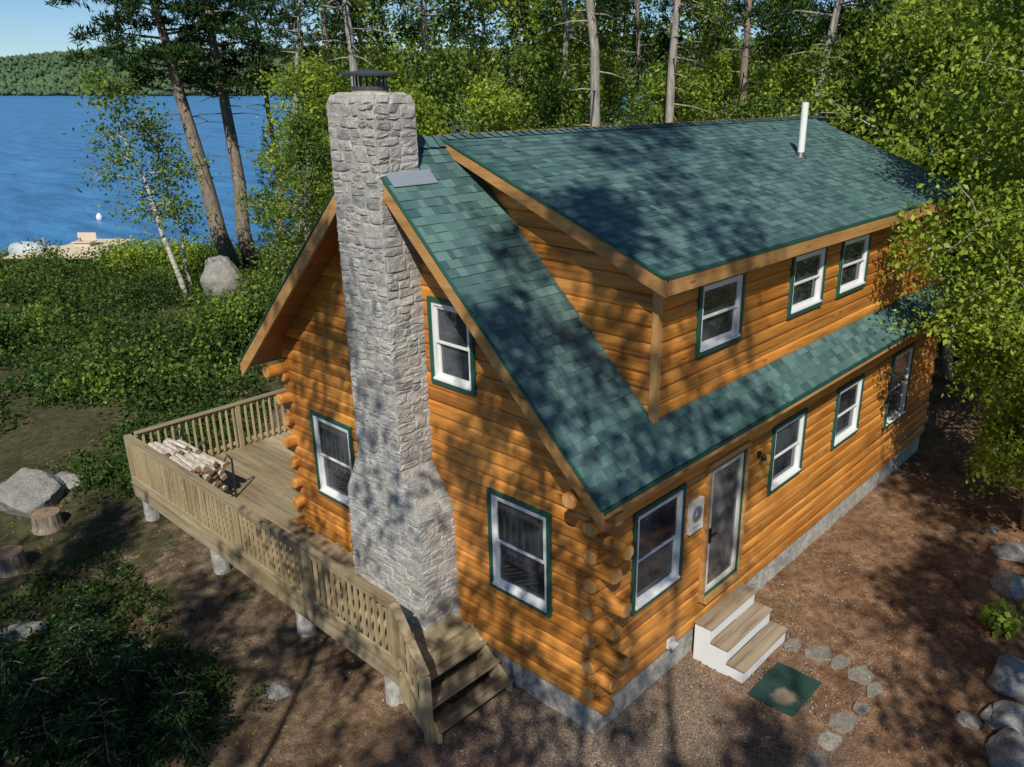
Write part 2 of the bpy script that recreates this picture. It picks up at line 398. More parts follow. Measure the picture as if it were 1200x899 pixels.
# door
a0,a1,z0,z1=DOOR
c=MB()
wbox(c,'x',0,-1,a0,a0+.075,-.05,.085,z0,z1);wbox(c,'x',0,-1,a1-.075,a1,-.05,.085,z0,z1);wbox(c,'x',0,-1,a0+.075,a1-.075,-.05,.085,z1-.075,z1);wbox(c,'x',0,-1,a0+.075,a1-.075,-.05,.12,z0-.05,z0+.03)
do=obj('door',c,M_trimx,cab,bevel=.005)
c=MB();ring(c,'x',0,-1,a0+.075,a1-.075,z0+.032,z1-.075,.045,-.04,.06);obj('frame',c,M_green,do)
c=MB();ring(c,'x',0,-1,a0+.121,a1-.121,z0+.078,z1-.121,.075,0,.045);obj('door_leaf',c,flat('storm_door_frame',(.64,.62,.57),.45),do,bevel=.004)
c=MB();wbox(c,'x',0,-1,a0+.196,a1-.196,.012,.02,z0+.153,z1-.196);obj('pane',c,M_dglass,do)
c=MB();wbox(c,'x',0,-1,a0+.14,a0+.18,.045,.075,z0+.9,z0+1.12);wbox(c,'x',0,-1,a0+.15,a0+.28,.075,.095,z0+1.0,z0+1.03);obj('handle',c,M_black,do)
c=MB();c.box(3.655,3.725,-.07,-.03,2.61,2.70);c.tube([(3.69,-.065,2.67),(3.69,-.105,2.69),(3.69,-.13,2.665)],[.01,.01,.013],6);c.tube([(3.69,-.13,2.67),(3.69,-.13,2.64),(3.69,-.13,2.59)],[.018,.036,.042],10);obj('wall_lamp',c,M_black,cab)
c=MB();c.box(1.49,1.63,-.075,-.03,.5,.64);c.tube([(1.56,-.07,.57),(1.56,-.15,.54)],[.06,.065],12);obj('vent_hood',c,M_white,cab,bevel=.006)
# corner log ends
def log_end(ax,plane,a,dirn,length,z):
    mb=MB();n=16;ra=.098;rb=.092;pr=[]
    for k in range(n):
        t=2*math.pi*k/n;ct=math.cos(t);st=math.sin(t)
        pr.append((ra*abs(ct)**.85*(1 if ct>0 else -1),rb*abs(st)**.85*(1 if st>0 else -1)))
    vs=[];secs=[(-.05,1),(length-.015,1),(length,.86)]
    for (l,s_) in secs:
        for (p,q) in pr:
            vs.append((plane+p*s_,a+dirn*l,z+q*s_) if ax=='y' else (a+dirn*l,plane+p*s_,z+q*s_))
    fs=[]
    for i in range(2):
        for k in range(n): fs.append((i*n+k,i*n+(k+1)%n,(i+1)*n+(k+1)%n,(i+1)*n+k))
    mb.add(vs,fs,0);mb.f.append(tuple(2*n+k for k in range(n)));mb.m.append(1)
    obj('log_end',mb,[M_logy if ax=='y' else M_logx,M_logend],cab)
nco=int((3.5-.43)/.19)
for i in range(nco):
    z=.43+.19*(i+.5)
    ln=(.18 if i==0 else .26 if i%4 else .40)+rnd.uniform(-.015,.015)
    if i%2==0:
        log_end('y',.06,0,-1,ln,z);log_end('y',.06,W,1,rnd.uniform(.16,.24),z)
    else:
        log_end('x',.06,0,-1,.09+rnd.uniform(-.015,.015),z);log_end('x',W-.06,0,-1,rnd.uniform(.12,.22),z);log_end('x',.06,L,1,rnd.uniform(.08,.14),z)
for y,l_ in ((.06,.46),(W-.06,.38)):
    log_end('x',y,0,-1,l_,3.5)
# roof
X0,X1=-.5,11.85;YE=-.46
roof=MB();th=.13
roof.prism([(X0+.03,YE+.02,zr(YE+.02)-.012),(X0+.03,YR,zr(YR)-.012),(X0+.03,YR,zr(YR)-th-.02),(X0+.03,YE+.02,zr(YE+.02)-th)],(X1-X0-.06,0,0))
roof.prism([(X0+.03,W-YE-.02,zr(YE+.02)-.012),(X0+.03,YR+.001,zr(YR)-.012),(X0+.03,YR+.001,zr(YR)-th-.02),(X0+.03,W-YE-.02,zr(YE+.02)-th)],(X1-X0-.06,0,0))
ro=obj('roof',roof,M_soffit,cab)
def shingles(mb,O,e,wv,S_,ext,exp=.127):
    O=Vector(O);e=Vector(e).normalized();wv=Vector(wv).normalized();n=e.cross(wv).normalized()
    if n.z<0:n=-n
    i=0
    while i*exp<S_-.01:
        s0=i*exp;s1=min(s0+exp+.02,S_);i+=1
        for (a,b) in ext(s0+exp*.5):
            x=a-rnd.uniform(0,.001)
            while x<b-.005:
                x1=min(x+rnd.uniform(.07,.21),b);t=.008+(.008 if rnd.random()>.5 else 0)
                j=rnd.uniform(-.004,.004)
                q=[O+e*x+wv*(s0+j)+n*t,O+e*(x1-.003)+wv*(s0+j)+n*t,O+e*(x1-.003)+wv*s1+n*.003,O+e*x+wv*s1+n*.003,O+e*x+wv*(s0+j)-n*.008,O+e*(x1-.003)+wv*(s0+j)-n*.008]
                mb.add(q,[(0,1,2,3),(4,5,1,0),(0,3,4),(5,2,1)]);x=x1
XD0,XD1=1.0,10.9;DX0,DX1=.71,11.2
CHY0,CHY1=2.86,3.83   # chimney notch in the roof edge
ny=math.hypot(1,SL)
S_all=(YR-YE)*ny
def ext_near(s_):
    y=YE+s_/ny
    if y<.02:return [(0,X1-X0)]
    x_l=.09-X0 if y>CHY0 else 0
    return [(x_l,XD0-X0+.02),(XD1-X0-.02,X1-X0)]
def ext_far(s_):
    y=W-YE-s_/ny
    return [(.09-X0 if y<CHY1 else 0,X1-X0)]
m1=MB();shingles(m1,(X0,YE,zr(YE)),(1,0,0),(0,1,SL),S_all,ext_near)
obj('shingles',m1,M_sh,ro)
m1=MB();shingles(m1,(X0,W-YE,zr(YE)),(1,0,0),(0,-1,SL),S_all,ext_far,.143)
obj('shingles',m1,M_sh,ro)
def rake(x,ya,za,yb,zb,dep,thk,parent,name='fascia',m=M_trim):
    mb=MB();mb.prism([(x,ya,za),(x,yb,zb),(x,yb,zb-dep),(x,ya,za-dep)],(thk,0,0));return obj(name,mb,m,parent,bevel=.004)
for sgn in (0,1):
    ya=YE if not sgn else W-YE
    yc_=CHY0 if not sgn else CHY1
    zc_=zr(yc_) if not sgn else zr(W-yc_)
    rake(X0-.012,ya,zr(YE)-.028,yc_,zc_-.028,.235,.042,ro)
    rake(X0-.03,ya,zr(YE)+.004,yc_,zc_+.004,.03,.06,ro,'drip_edge',M_green)
    rake(X1-.03,ya,zr(YE)-.02,YR,zr(YR)-.02,.235,.042,ro)
for yy,dy in ((YE-.012,.035),(W-YE-.023,.035)):
    mb=MB();mb.box(X0+.031,X1-.031,yy,yy+dy,zr(YE)-.12,zr(YE)-.03);obj('fascia',mb,M_trimx,ro)
mb=MB();mb.box(X0,X1,YE-.025,YE+.02,zr(YE)-.05,zr(YE)-.006);obj('drip_edge',mb,M_green,ro)
# dormer
ZD=5.82;YDE=-.30;DS=(zr(YR)+.03-ZD)/(YR-YDE)
def zd(y):return ZD+DS*(y-YDE)
dm=MB();dm.prism([(DX0+.03,YDE+.02,zd(YDE+.02)-.012),(DX0+.03,YR+.1,zd(YR+.1)-.012),(DX0+.03,YR+.1,zd(YR+.1)-.14),(DX0+.03,YDE+.02,zd(YDE+.02)-.13)],(DX1-DX0-.06,0,0))
dorm=obj('dormer',dm,M_soffit,cab)
m1=MB();shingles(m1,(DX0,YDE,zd(YDE)),(1,0,0),(0,1,DS),(YR-YDE)*math.hypot(1,DS)+.05,lambda s_:[(0,DX1-DX0)])
obj('shingles',m1,M_sh,dorm)
def rake2(x,thk,dep,off,m,name):
    mb=MB();yb=YR-.02
    mb.prism([(x,YDE,zd(YDE)-off),(x,yb,zd(yb)-off),(x,yb,zd(yb)-off-dep*.7),(x,YDE,zd(YDE)-off-dep)],(thk,0,0));obj(name,mb,m,dorm,bevel=.004)
rake2(DX0-.012,.042,.2,.028,M_trim,'fascia');rake2(DX0-.03,.06,.03,-.004,M_green,'drip_edge');rake2(DX1-.03,.042,.2,.028,M_trim,'fascia');rake2(DX1-.03,.06,.03,-.004,M_green,'drip_edge')
mb=MB();mb.box(DX0+.031,DX1-.031,YDE-.014,YDE+.028,zd(YDE)-.215,zd(YDE)-.03);obj('fascia',mb,M_trimx,dorm,bevel=.004)
mb=MB();mb.box(DX0,DX1,YDE-.026,YDE+.02,zd(YDE)-.03,zd(YDE)-.006);obj('drip_edge',mb,M_green,dorm)
dside=lambda z:(max(.0,(z-zd(0)+.1)/DS),(z-3.98)/SL)
log_wall('side_wall','y',XD0,-1,3.99,7.0,dside,[],M_logy,dorm)
log_wall('side_wall','y',XD1,1,3.99,7.0,dside,[],M_logy,dorm)
log_wall('front_wall','x',0,-1,3.99,zd(0)-.08,lambda z:(XD0,XD1),WD,M_logx,dorm)
mb=MB();mb.box(XD0-.06,XD0+.03,-.06,.03,4.0,zd(0)-.1);obj('corner_board',mb,M_logend,dorm,bevel=.005)
for wi in WD: window(cab,'x',0,-1,*wi)
mb=MB();x=.1
while x<X1-.05:
    x1=min(x+.16,X1);zt=zr(YR)+.03
    a=[(x,YR-.14,zt-.10),(x1,YR-.14,zt-.115),(x1,YR,zt+.01),(x,YR,zt+.03),(x,YR+.14,zt-.10),(x1,YR+.14,zt-.115)]
    if x>DX0-.05: a[0]=(x,YR-.14,zd(YR-.14)+.03);a[1]=(x1,YR-.14,zd(YR-.14)+.018)
    mb.add(a,[(0,1,2,3),(3,2,5,4)]);x=x1
obj('ridge_cap',mb,M_sh,ro)
mb=MB();vx,vy=7.74,1.69;zb=zd(vy)
mb.tube([(vx,vy,zb-.05),(vx,vy,zb+.92)],[.06,.06],16);vp=obj('vent_pipe',mb,M_steelw,cab,smooth_=False)
mb=MB();mb.tube([(vx,vy,zb-.04),(vx,vy,zb+.03),(vx,vy,zb+.08)],[.12,.09,.066],14);obj('pipe_boot',mb,M_dark,vp)
# ---------------------------------------------------------------- chimney
ch=MB()
CX=-.52
LV=[(-.4,CX-.12,2.44,4.08),(2.40,CX-.10,2.48,4.05),(2.98,CX-.03,2.87,3.82),(7.53,CX-.03,2.88,3.80),(7.63,CX+.01,2.91,3.77)]
BX=.05
def split(a0,a1,b0,b1,out):
    w_,h_=a1-a0,b1-b0
    if (w_<.30 and h_<.145) or (rnd.random()<.18 and w_<.43 and h_<.22): out.append((a0,a1,b0,b1));return
    if h_<.10 or (w_/h_>2.0 and w_>.17):
        m_=a0+w_*rnd.uniform(.33,.67);split(a0,m_,b0,b1,out);split(m_,a1,b0,b1,out)
    else:
        m_=b0+h_*rnd.uniform(.35,.65);split(a0,a1,b0,m_,out);split(a0,a1,m_,b1,out)
def stone_face(q):
    q=[Vector(p) for p in q];Wd=((q[1]-q[0]).length+(q[2]-q[3]).length)/2;Hh=(q[3]-q[0]).length
    n=(q[1]-q[0]).cross(q[3]-q[0]).normalized()
    def bl(a,b):
        s_,t_=a/Wd,b/Hh
        return q[0]*(1-s_)*(1-t_)+q[1]*s_*(1-t_)+q[2]*s_*t_+q[3]*(1-s_)*t_
    rc=[];split(0,Wd,0,Hh,rc)
    for (a0,a1,b0,b1) in rc:
        g=.004;h0=rnd.uniform(.004,.014);tl=(rnd.uniform(-.007,.007),rnd.uniform(-.007,.007));vs=[]
        jit=[(rnd.uniform(-.02,.02),rnd.uniform(-.016,.016)) for _ in range(4)]
        ks=[0,.08,.36,.66,.92,1]
        for j in range(6):
            for i in range(6):
                fa,fb=ks[i],ks[j]
                ja=(jit[0][0]*(1-fa)+jit[1][0]*fa)*(1-fb)+(jit[3][0]*(1-fa)+jit[2][0]*fa)*fb
                jb=(jit[0][1]*(1-fa)+jit[1][1]*fa)*(1-fb)+(jit[3][1]*(1-fa)+jit[2][1]*fa)*fb
                A=a0+g+(a1-a0-2*g)*fa+ja;B=b0+g+(b1-b0-2*g)*fb+jb
                edge=i in(0,5) or j in(0,5);corner=(i in(1,4)) and (j in(1,4))
                p=bl(min(max(A,-.012),Wd+.012),min(max(B,0),Hh))
                wv=mnoise.noise_vector(p*9)*.014
                d=-.008 if edge else h0+tl[0]*(fa-.5)*2+tl[1]*(fb-.5)*2+.012*mnoise.noise(p*8)+rnd.uniform(-.005,.005)-(.007 if corner else 0)
                vs.append(p+n*d+wv-n*n.dot(wv))
        ch.add(vs,[(j*6+i,j*6+i+1,(j+1)*6+i+1,(j+1)*6+i) for j in range(5) for i in range(5)],0)
for (za,xa,ya0,ya1),(zb,xb,yb0,yb1) in zip(LV,LV[1:]):
    bxb=BX-.03 if zb>7.55 else BX
    stone_face([(xa,ya1,za),(xa,ya0,za),(xb,yb0,zb),(xb,yb1,zb)])
    stone_face([(xa,ya0,za),(BX,ya0,za),(bxb,yb0,zb),(xb,yb0,zb)])
    stone_face([(BX,ya1,za),(xa,ya1,za),(xb,yb1,zb),(bxb,yb1,zb)])
    e=.003
    ch.hexa([(xa+e,ya0+e,za),(BX-e,ya0+e,za),(BX-e,ya1-e,za),(xa+e,ya1-e,za),(xb+e,yb0+e,zb),(bxb-e,yb0+e,zb),(bxb-e,yb1-e,zb),(xb+e,yb1-e,zb)],1)
stone_face([(BX,2.88,6.2),(BX,3.8,6.2),(BX,3.8,7.53),(BX,2.88,7.53)])
cho=obj('chimney',ch,[M_stone,M_mortar],cab)
yc,xc=3.34,-.23
mb=MB();mb.hexa([(CX+.02,2.92,7.61),(BX-.04,2.92,7.61),(BX-.04,3.76,7.61),(CX+.02,3.76,7.61),(CX+.09,2.97,7.655),(BX-.09,2.97,7.655),(BX-.09,3.71,7.655),(CX+.09,3.71,7.655)]);obj('crown',mb,M_conc,cho)
mb=MB();mb.tube([(xc,yc,7.64),(xc,yc,7.69)],[.22,.20],20);obj('flue_liner',mb,M_tan,cho)
mb=MB();mb.tube([(xc,yc,7.68),(xc,yc,7.72)],[.215,.215],20)
for k in range(16):
    t=2*math.pi*k/16;p=(xc+.19*math.cos(t),yc+.19*math.sin(t));mb.tube([(p[0],p[1],7.71),(p[0],p[1],7.84)],[.008 if k%4 else .016]*2,5)
mb.tube([(xc,yc,7.835),(xc,yc,7.86),(xc,yc,7.87),(xc,yc,7.905)],[.32,.325,.30,.05],24)
obj('chimney_cap',mb,M_dark,cho)
mb=MB();mb.prism([(CX+.06,2.87,zr(2.87)+.028),(CX+.06,2.72,zr(2.72)+.028),(.2,2.72,zr(2.72)+.028),(.2,2.87,zr(2.87)+.028)],(0,0,.008))
obj('flashing',mb,M_flash,cho)
# ---------------------------------------------------------------- deck
DXE=-1.38;DY0=2.12;DY1=10.12;DXR=6.8;ZDK=.75
dk=thing('wooden_deck','weathered wooden deck with slatted railing wrapping the chimney end of the cabin','deck',(-.7,6,0))
mb=MB();x=DXE
while x<DXR:
    x1=x+.138;y0_=DY0 if x<-.14 else W+.08
    mb.box(x,x1-.006,y0_-.02,DY1,ZDK-.035,ZDK+rnd.uniform(-.002,.002));x=x1
obj('deck_boards',mb,M_decky,dk)
mb=MB()
mb.box(DXE+.01,DXE+.05,DY0,DY1-.03,ZDK-.27,ZDK-.037);mb.box(DXE+.051,DXR,DY1-.07,DY1-.03,ZDK-.27,ZDK-.037);mb.box(DXE+.051,-.06,DY0+.001,DY0+.04,ZDK-.27,ZDK-.037)
for k in range(18): mb.box(DXE+.052,0 if k<10 else DXR,DY0+.3+k*.42,DY0+.34+k*.42,ZDK-.24,ZDK-.04)
obj('rim_joist',mb,M_decky,dk)
for y in (2.45,4.6,7.2,9.85):
    mb=MB();mb.tube([(-1.2,y,-.9),(-1.2,y,ZDK-.28)],[.15,.14],16);obj('pier',mb,M_conc,dk)
for x in (1.5,4.2):
    mb=MB();mb.tube([(x,9.8,-.9),(x,9.8,ZDK-.28)],[.15,.14],16);obj('pier',mb,M_conc,dk)
def railing(p,q,posts,name='railing'):
    p=Vector(p);q=Vector(q);d=(q-p).normalized();Ln=(q-p).length;side=Vector((0,0,1)).cross(d)
    mb=MB();up=Vector((0,0,1))
    mb.bar(p+up*.945,q+up*.945,.12,.034)
    mb.bar(p+up*.885+side*.03,q+up*.885+side*.03,.034,.07);mb.bar(p+up*.10+side*.03,q+up*.10+side*.03,.034,.07)
    r=obj(name,mb,M_decky if abs(d.y)>.5 else M_deckx,dk,bevel=.004)
    for t in posts:
        b=p+d*(t*Ln);pm=MB();pm.box(b.x-.045,b.x+.045,b.y-.045,b.y+.045,b.z-.26,b.z+.925);obj('post',pm,M_rail,r,bevel=.004)
    bm=MB();bm.box(-.016,.016,-.02,.02,.03,.92);me=None
    n=int(Ln/.135)
    for i in range(1,n):
        b=p+d*(i*Ln/n)+side*-.005
        if me is None:
            o=obj('baluster',bm,M_rail,None);me=o
        else:
            o=me.copy();C.objects.link(o)
        o.parent=r;o.location=b-Vector(WO[r.name])
railing((DXE+.06,DY0+.08,ZDK),(DXE+.06,DY1-.06,ZDK),[0,.255,.505,.755,1])
railing((DXE+.2,DY1-.06,ZDK),(DXR,DY1-.06,ZDK),[.25,.5,.75,.98])
# deck stairs
mb=MB();RUN=.24
for k in range(3):
    z=ZDK-.19*(k+1);y=DY0-RUN*k
    mb.box(DXE+.03,-.06,y-RUN-.025,y-RUN/2-.003,z-.04,z);mb.box(DXE+.03,-.06,y-RUN/2+.003,y-.004,z-.04,z)
st=obj('stairs',mb,M_deckx,dk,bevel=.004)
mb=MB();mb.box(DXE+.1,-.1,DY0-.07,DY0-.04,-.1,.5);obj('riser',mb,flat('painted_gap_shade',(.06,.05,.035),.9),st)  # dark sheet behind the open treads; its colour stands in for gap shade
for x in (DXE+.02,-.12):
    mb=MB();mb.prism([(x,DY0,ZDK-.05),(x,DY0,ZDK-.45),(x,DY0-.52,-.08),(x,DY0-.74,-.08),(x,DY0-.74,.14)],(.045,0,0));obj('stringer',mb,M_rail,st)
mb=MB();pa=Vector((DXE+.05,DY0+.03,ZDK+.93));pb=Vector((DXE-.03,DY0-.60,.99))
mb.bar(pa,pb,.12,.034);mb.bar(pa-Vector((0,0,.07)),pb-Vector((0,0,.07)),.034,.07);mb.bar(pa-Vector((0,0,.82)),pb-Vector((0,0,.78)),.034,.07)
sr=obj('stair_rail',mb,M_decky,dk)
mb=MB();mb.box(pb.x-.045,pb.x+.045,pb.y-.045,pb.y+.045,-.15,pb.z-.02);obj('post',mb,M_rail,sr)
for k in range(1,5):
    p=pa.lerp(pb,k/5);mb=MB();mb.box(p.x-.016,p.x+.016,p.y-.02,p.y+.02,p.z-.85,p.z-.02);obj('baluster',mb,M_rail,sr)
# ---------------------------------------------------------------- front steps
fs=thing('front_steps','three wooden treads with white sides and risers below the door','steps',(2.72,-.42,0))
for k in range(3):
    z=.64-.213*k;y=-.09-.27*k;mb=MB()
    mb.box(2.1,3.38,y-.135,y-.004,z-.035,z);mb.box(2.1,3.38,y-.285,y-.142,z-.035,z);obj('tread',mb,M_tread,fs,bevel=.004)
    mb=MB();mb.box(2.16,3.32,y-.265,y-.245,z-.213,z-.037);obj('riser',mb,M_white,fs)
for x in (2.12,3.31):
    mb=MB()
    for k in range(3):
        z=.603-.213*k;y=-.09-.27*k;mb.box(x,x+.04,y-.262,y+(.008 if k else 0),-.02,z)
    obj('side_panel',mb,M_white,fs)
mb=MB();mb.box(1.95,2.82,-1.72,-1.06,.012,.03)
tag(obj('doormat',mb,M_mat,None,(2.38,-1.4,.012),bevel=.004),'dark green doormat with a pale patch lying before the front steps','doormat')
sg=thing('wall_plaque','small white plaque with a round coloured emblem between window and door','sign',(2.0,-.07,2.14))
mb=MB();mb.box(1.84,2.16,-.085,-.03,2.12,2.58);obj('plate',mb,flat('plaque_white',(.76,.74,.70),.5),sg,bevel=.005)
def poly(name,pts,d,m):
    mb=MB();mb.add([(x,d,z) for x,z in pts],[tuple(range(len(pts)))]);obj(name,mb,m,sg)
E_b=flat('emblem_blue',(.10,.28,.55),.5);E_r=flat('emblem_red',(.55,.09,.07),.5);E_g=flat('emblem_gold',(.62,.42,.08),.5);E_k=flat('emblem_grey',(.2,.2,.2),.5);E_w=flat('emblem_pale',(.7,.7,.64),.5);E_t=flat('emblem_green',(.07,.32,.18),.5)
def circ(cx,cz,r,a0=0,a1=360,n=28): return [(cx+r*math.cos(math.radians(a0+(a1-a0)*k/n)),cz+r*math.sin(math.radians(a0+(a1-a0)*k/n))) for k in range(n+(0 if a1-a0==360 else 1))]
poly('emblem_rim',circ(2.0,2.38,.125),-.0865,E_g)
poly('emblem_disc',circ(2.0,2.38,.108),-.0875,E_b)
poly('emblem_land',circ(2.0,2.38,.108,195,345),-.0885,E_t)
poly('emblem_sail',[(1.935,2.365),(1.995,2.365),(1.995,2.465)],-.0895,E_w)
poly('emblem_sail',[(2.005,2.365),(2.065,2.365),(2.005,2.475)],-.0895,E_r)
poly('emblem_hull',[(1.925,2.355),(2.075,2.355),(2.045,2.315),(1.955,2.315)],-.0895,E_r)
poly('emblem_line',[(1.91,2.20),(2.09,2.20),(2.09,2.188),(1.91,2.188)],-.0875,E_k)
# ---------------------------------------------------------------- firewood
rk=thing('firewood_rack','black metal hoop rack holding pale birch firewood on the deck','rack',(-.7,9.0,ZDK))
for y in (8.05,9.0,9.95):
    mb=MB();mb.tube([(-1.2,y,ZDK),(-1.22,y,ZDK+.75),(-1.14,y,ZDK+.83)],[.018]*3,6);mb.tube([(-.39,y,ZDK),(-.37,y,ZDK+.75),(-.44,y,ZDK+.85),(-.51,y,ZDK+.75)],[.018]*4,6);mb.tube([(-1.2,y,ZDK+.14),(-.39,y,ZDK+.14)],[.018]*2,6);obj('hoop',mb,M_black,rk)
mb=MB()
for x in (-1.1,-.5): mb.tube([(x,8.05,ZDK+.14),(x,9.95,ZDK+.14)],[.016]*2,6)
obj('base_rail',mb,M_black,rk)
protos=[]
for v in range(4):
    mb=MB();n=9 if v<2 else 6;ph=rnd.uniform(0,6)
    pr=[(math.cos(2*math.pi*k/n+ph)*rnd.uniform(.78,1.12),math.sin(2*math.pi*k/n+ph)*rnd.uniform(.78,1.12)) for k in range(n)]
    vs=[]
    hl=(.40,.36,.38,.34)[v];rr_=(.064,.056,.061,.053)[v]
    for l in (-hl,0,hl):
        sh_=rnd.uniform(-.012,.012)
        for (p,q) in pr: vs.append((p*rr_*rnd.uniform(.9,1.05)+sh_,l+rnd.uniform(-.012,.012),q*rr_))
    mb.add(vs,[(i*n+k,i*n+(k+1)%n,(i+1)*n+(k+1)%n,(i+1)*n+k) for i in range(2) for k in range(n)],0)
    mb.f+= [tuple(reversed(range(n))),tuple(range(2*n,3*n))];mb.m+=[1,1]
    o=obj('firewood_log',mb,[M_logbark,M_cut]);protos.append(o)
    tag(o,'long pale birch log stacked on the deck','firewood','firewood logs in the rack')
used=set()
for yb in (8.5,9.45):
  for r_ in range(6):
    for k in range(6-(r_%2)-(1 if r_>4 else 0)):
        loose=.02+.018*r_
        p=(-1.1+.118*k+.057*(r_%2)+rnd.uniform(-.012,.012),yb+rnd.uniform(-.07,.07),ZDK+.215+.102*r_+rnd.uniform(-.008,.012))
        v=rnd.randrange(4)
        if v in used:
            o=protos[v].copy();C.objects.link(o)
        else: o=protos[v];used.add(v)
        o.location=p;o.rotation_euler=(rnd.uniform(-.03,.03),rnd.uniform(0,6.28),rnd.uniform(-loose,loose))
# ---------------------------------------------------------------- rocks, stumps
def rock(name,loc,r,sq,seed,label,cat='rock',group=None,m=M_rock,sub=3):
    import bmesh
    bm=bmesh.new();bmesh.ops.create_icosphere(bm,subdivisions=sub,radius=1)
    rr=random.Random(seed);o3=Vector((rr.uniform(0,50),rr.uniform(0,50),rr.uniform(0,50)))
    cuts=[(Vector((rr.uniform(-1,1),rr.uniform(-1,1),rr.uniform(-.4,1))).normalized(),rr.uniform(.55,.85)) for _ in range(8)]
    asp=(rr.uniform(.8,1.3),rr.uniform(.75,1.1))
    for v in bm.verts:
        for n_,d_ in cuts:
            k=v.co.dot(n_)-d_
            if k>0:v.co-=n_*k*.85
        v.co*=1+.22*mnoise.noise(v.co*1.3+o3)+.07*mnoise.noise(v.co*4+o3)
        v.co=Vector((v.co.x*asp[0]*r,v.co.y*asp[1]*r,v.co.z*sq*r))
    me=bpy.data.meshes.new(name);bm.to_mesh(me);bm.free();me.materials.append(m)
    o=mobj(name,me,None,loc);o.rotation_euler=(0,0,rr.uniform(0,6));return tag(o,label,cat,group)
RK=[(32,588,.78,.62,'large grey boulder beside the path left of the deck'),(80,566,.36,.5,'smaller boulder just behind the large grey boulder'),
(268,345,1.15,1.15,'tall pale boulder at the foot of the lakeside pines'),(104,434,.55,.8,'rounded boulder half hidden among the low shrubs'),
(30,742,.3,.35,'flat pale stone lying in the path at the left edge'),(325,812,.2,.4,'small stone on the ground below the deck'),
(1182,652,.34,.6,'upper rock of the pair at the right edge'),(1186,690,.36,.6,'lower rock of the pair at the right edge'),
(1134,848,.17,.7,'small pale stone standing apart near the lower right'),(1190,800,.42,.6,'large rock above the corner at the lower right'),
(1190,888,.36,.7,'angular rock in the lower right corner'),(1150,548,.14,.5,'small stone on needles under the right-hand tree'),
(1168,842,.22,.5,'low rock between the small pale stone and the large lower-right rock'),(1196,848,.3,.6,'rock tucked between the two largest lower-right rocks'),(1160,622,.14,.5,'small rock just uphill of the pair at the right edge')]
for i,(u,v,r,sq,lb) in enumerate(RK):
    p=on_ground(u,v);p.z+=r*sq*.3;rock('boulder',p,r,sq,50+i,lb,sub=4)
for i,(u,v) in enumerate([(930,756),(958,767),(984,778),(1008,792),(1025,811),(1010,832),(988,849),(970,869),(953,892)]):
    p=on_ground(u,v);r_=random.Random(300+i);mb=MB();nn=r_.choice([5,6,7]);ph=r_.uniform(0,6)
    a_=[ph+2*math.pi*(k+r_.uniform(-.3,.3))/nn for k in range(nn)];rad=r_.uniform(.15,.25)
    pts=[(p.x+math.cos(t)*rad*r_.uniform(.7,1.2),p.y+math.sin(t)*rad*.75*r_.uniform(.75,1.2),-.02) for t in a_]
    mb.prism(pts,(0,0,r_.uniform(.028,.045)))
    tag(obj('edging_stone',mb,M_flag,None,(p.x,p.y,0),bevel=.006),'flat irregular flagstone edging the bed in front of the steps','stone','flat stones edging the bed')
for i,(u,v,r,h,lb) in enumerate([(57,618,.24,.3,'dark cut tree stump beside the large boulder'),(12,668,.25,.34,'cut tree stump at the left edge below the large boulder')]):
    p=on_ground(u,v);mb=MB();n=14
    pts=[(p.x,p.y,p.z-.1),(p.x,p.y,p.z+.08),(p.x,p.y,p.z+h)]
    mb.tube(pts,[r*1.3,r*1.05,r],n,0,1);tag(obj('tree_stump',mb,[M_bark,M_cut],None,tuple(p)),lb,'stump')
# ---------------------------------------------------------------- dock
DP=on_z(75,296,-1.75);p=DP;dkk=thing('lake_dock','pale wooden dock on the lake shore beyond the shrubs','dock',(p[0],p[1],-2.5))
mb=MB();ex=Vector((RX,RY,0));ey=Vector((FX,FY,0));o=Vector((p[0],p[1],-1.75))
for k in range(26):
    a=o+ey*(-1.8+k*.25);mb.bar(a-ex*(2.6 if k<16 else 1.2),a+ex*(3.0 if k<16 else 2.2),.235,.05)
obj('planks',mb,flat('bleached_planks',(.62,.52,.38),.8),dkk)
mb=MB()
for a in (-2.3,0,2.4):
    for b in (-1.5,1.9):
        q=o+ex*a+ey*b;mb.tube([(q.x,q.y,-3.2),(q.x,q.y,-1.2 if b>0 else -1.8)],[.09,.09],8)
obj('post',mb,M_gbark,dkk)
mb=MB();q=o+ex*-.4+ey*2.0
mb.bar(q+Vector((0,0,.3)),q+ex*1.2+Vector((0,0,.3)),.9,.06);mb.bar(q+ey*.42+Vector((0,0,.55)),q+ex*1.2+ey*.42+Vector((0,0,.55)),.06,.5);mb.bar(q+ex*.1+Vector((0,0,.13)),q+ex*1.1+Vector((0,0,.13)),.7,.26);obj('bench',mb,flat('dock_bench',(.55,.48,.38),.8),dkk,bevel=.02)
p=on_z(36,300,-2.0);q=Vector((p[0],p[1],-1.75))
mb=MB();mb.tube([q-ex*1.1,q-ex*1.0,q-ex*.4,q+ex*.5,q+ex*.9,q+ex*.98],[.2,.5,.62,.62,.45,.2],16);tag(obj('covered_boat',mb,flat('boat_cover',(.40,.46,.50),.5),None,tuple(q),smooth_=True),'small boat under a rounded pale cover lying left of the dock','boat')
p=on_z(117,258,-2.5);mb=MB();mb.tube([(p[0],p[1],-2.7),(p[0],p[1],-2.4),(p[0],p[1],-2.2),(p[0],p[1],-2.0),(p[0],p[1],-1.95)],[.15,.25,.25,.1,.04],12);tag(obj('mooring_buoy',mb,M_white,None,(p[0],p[1],-2.5),smooth_=True),'small white mooring buoy on the blue water','buoy')
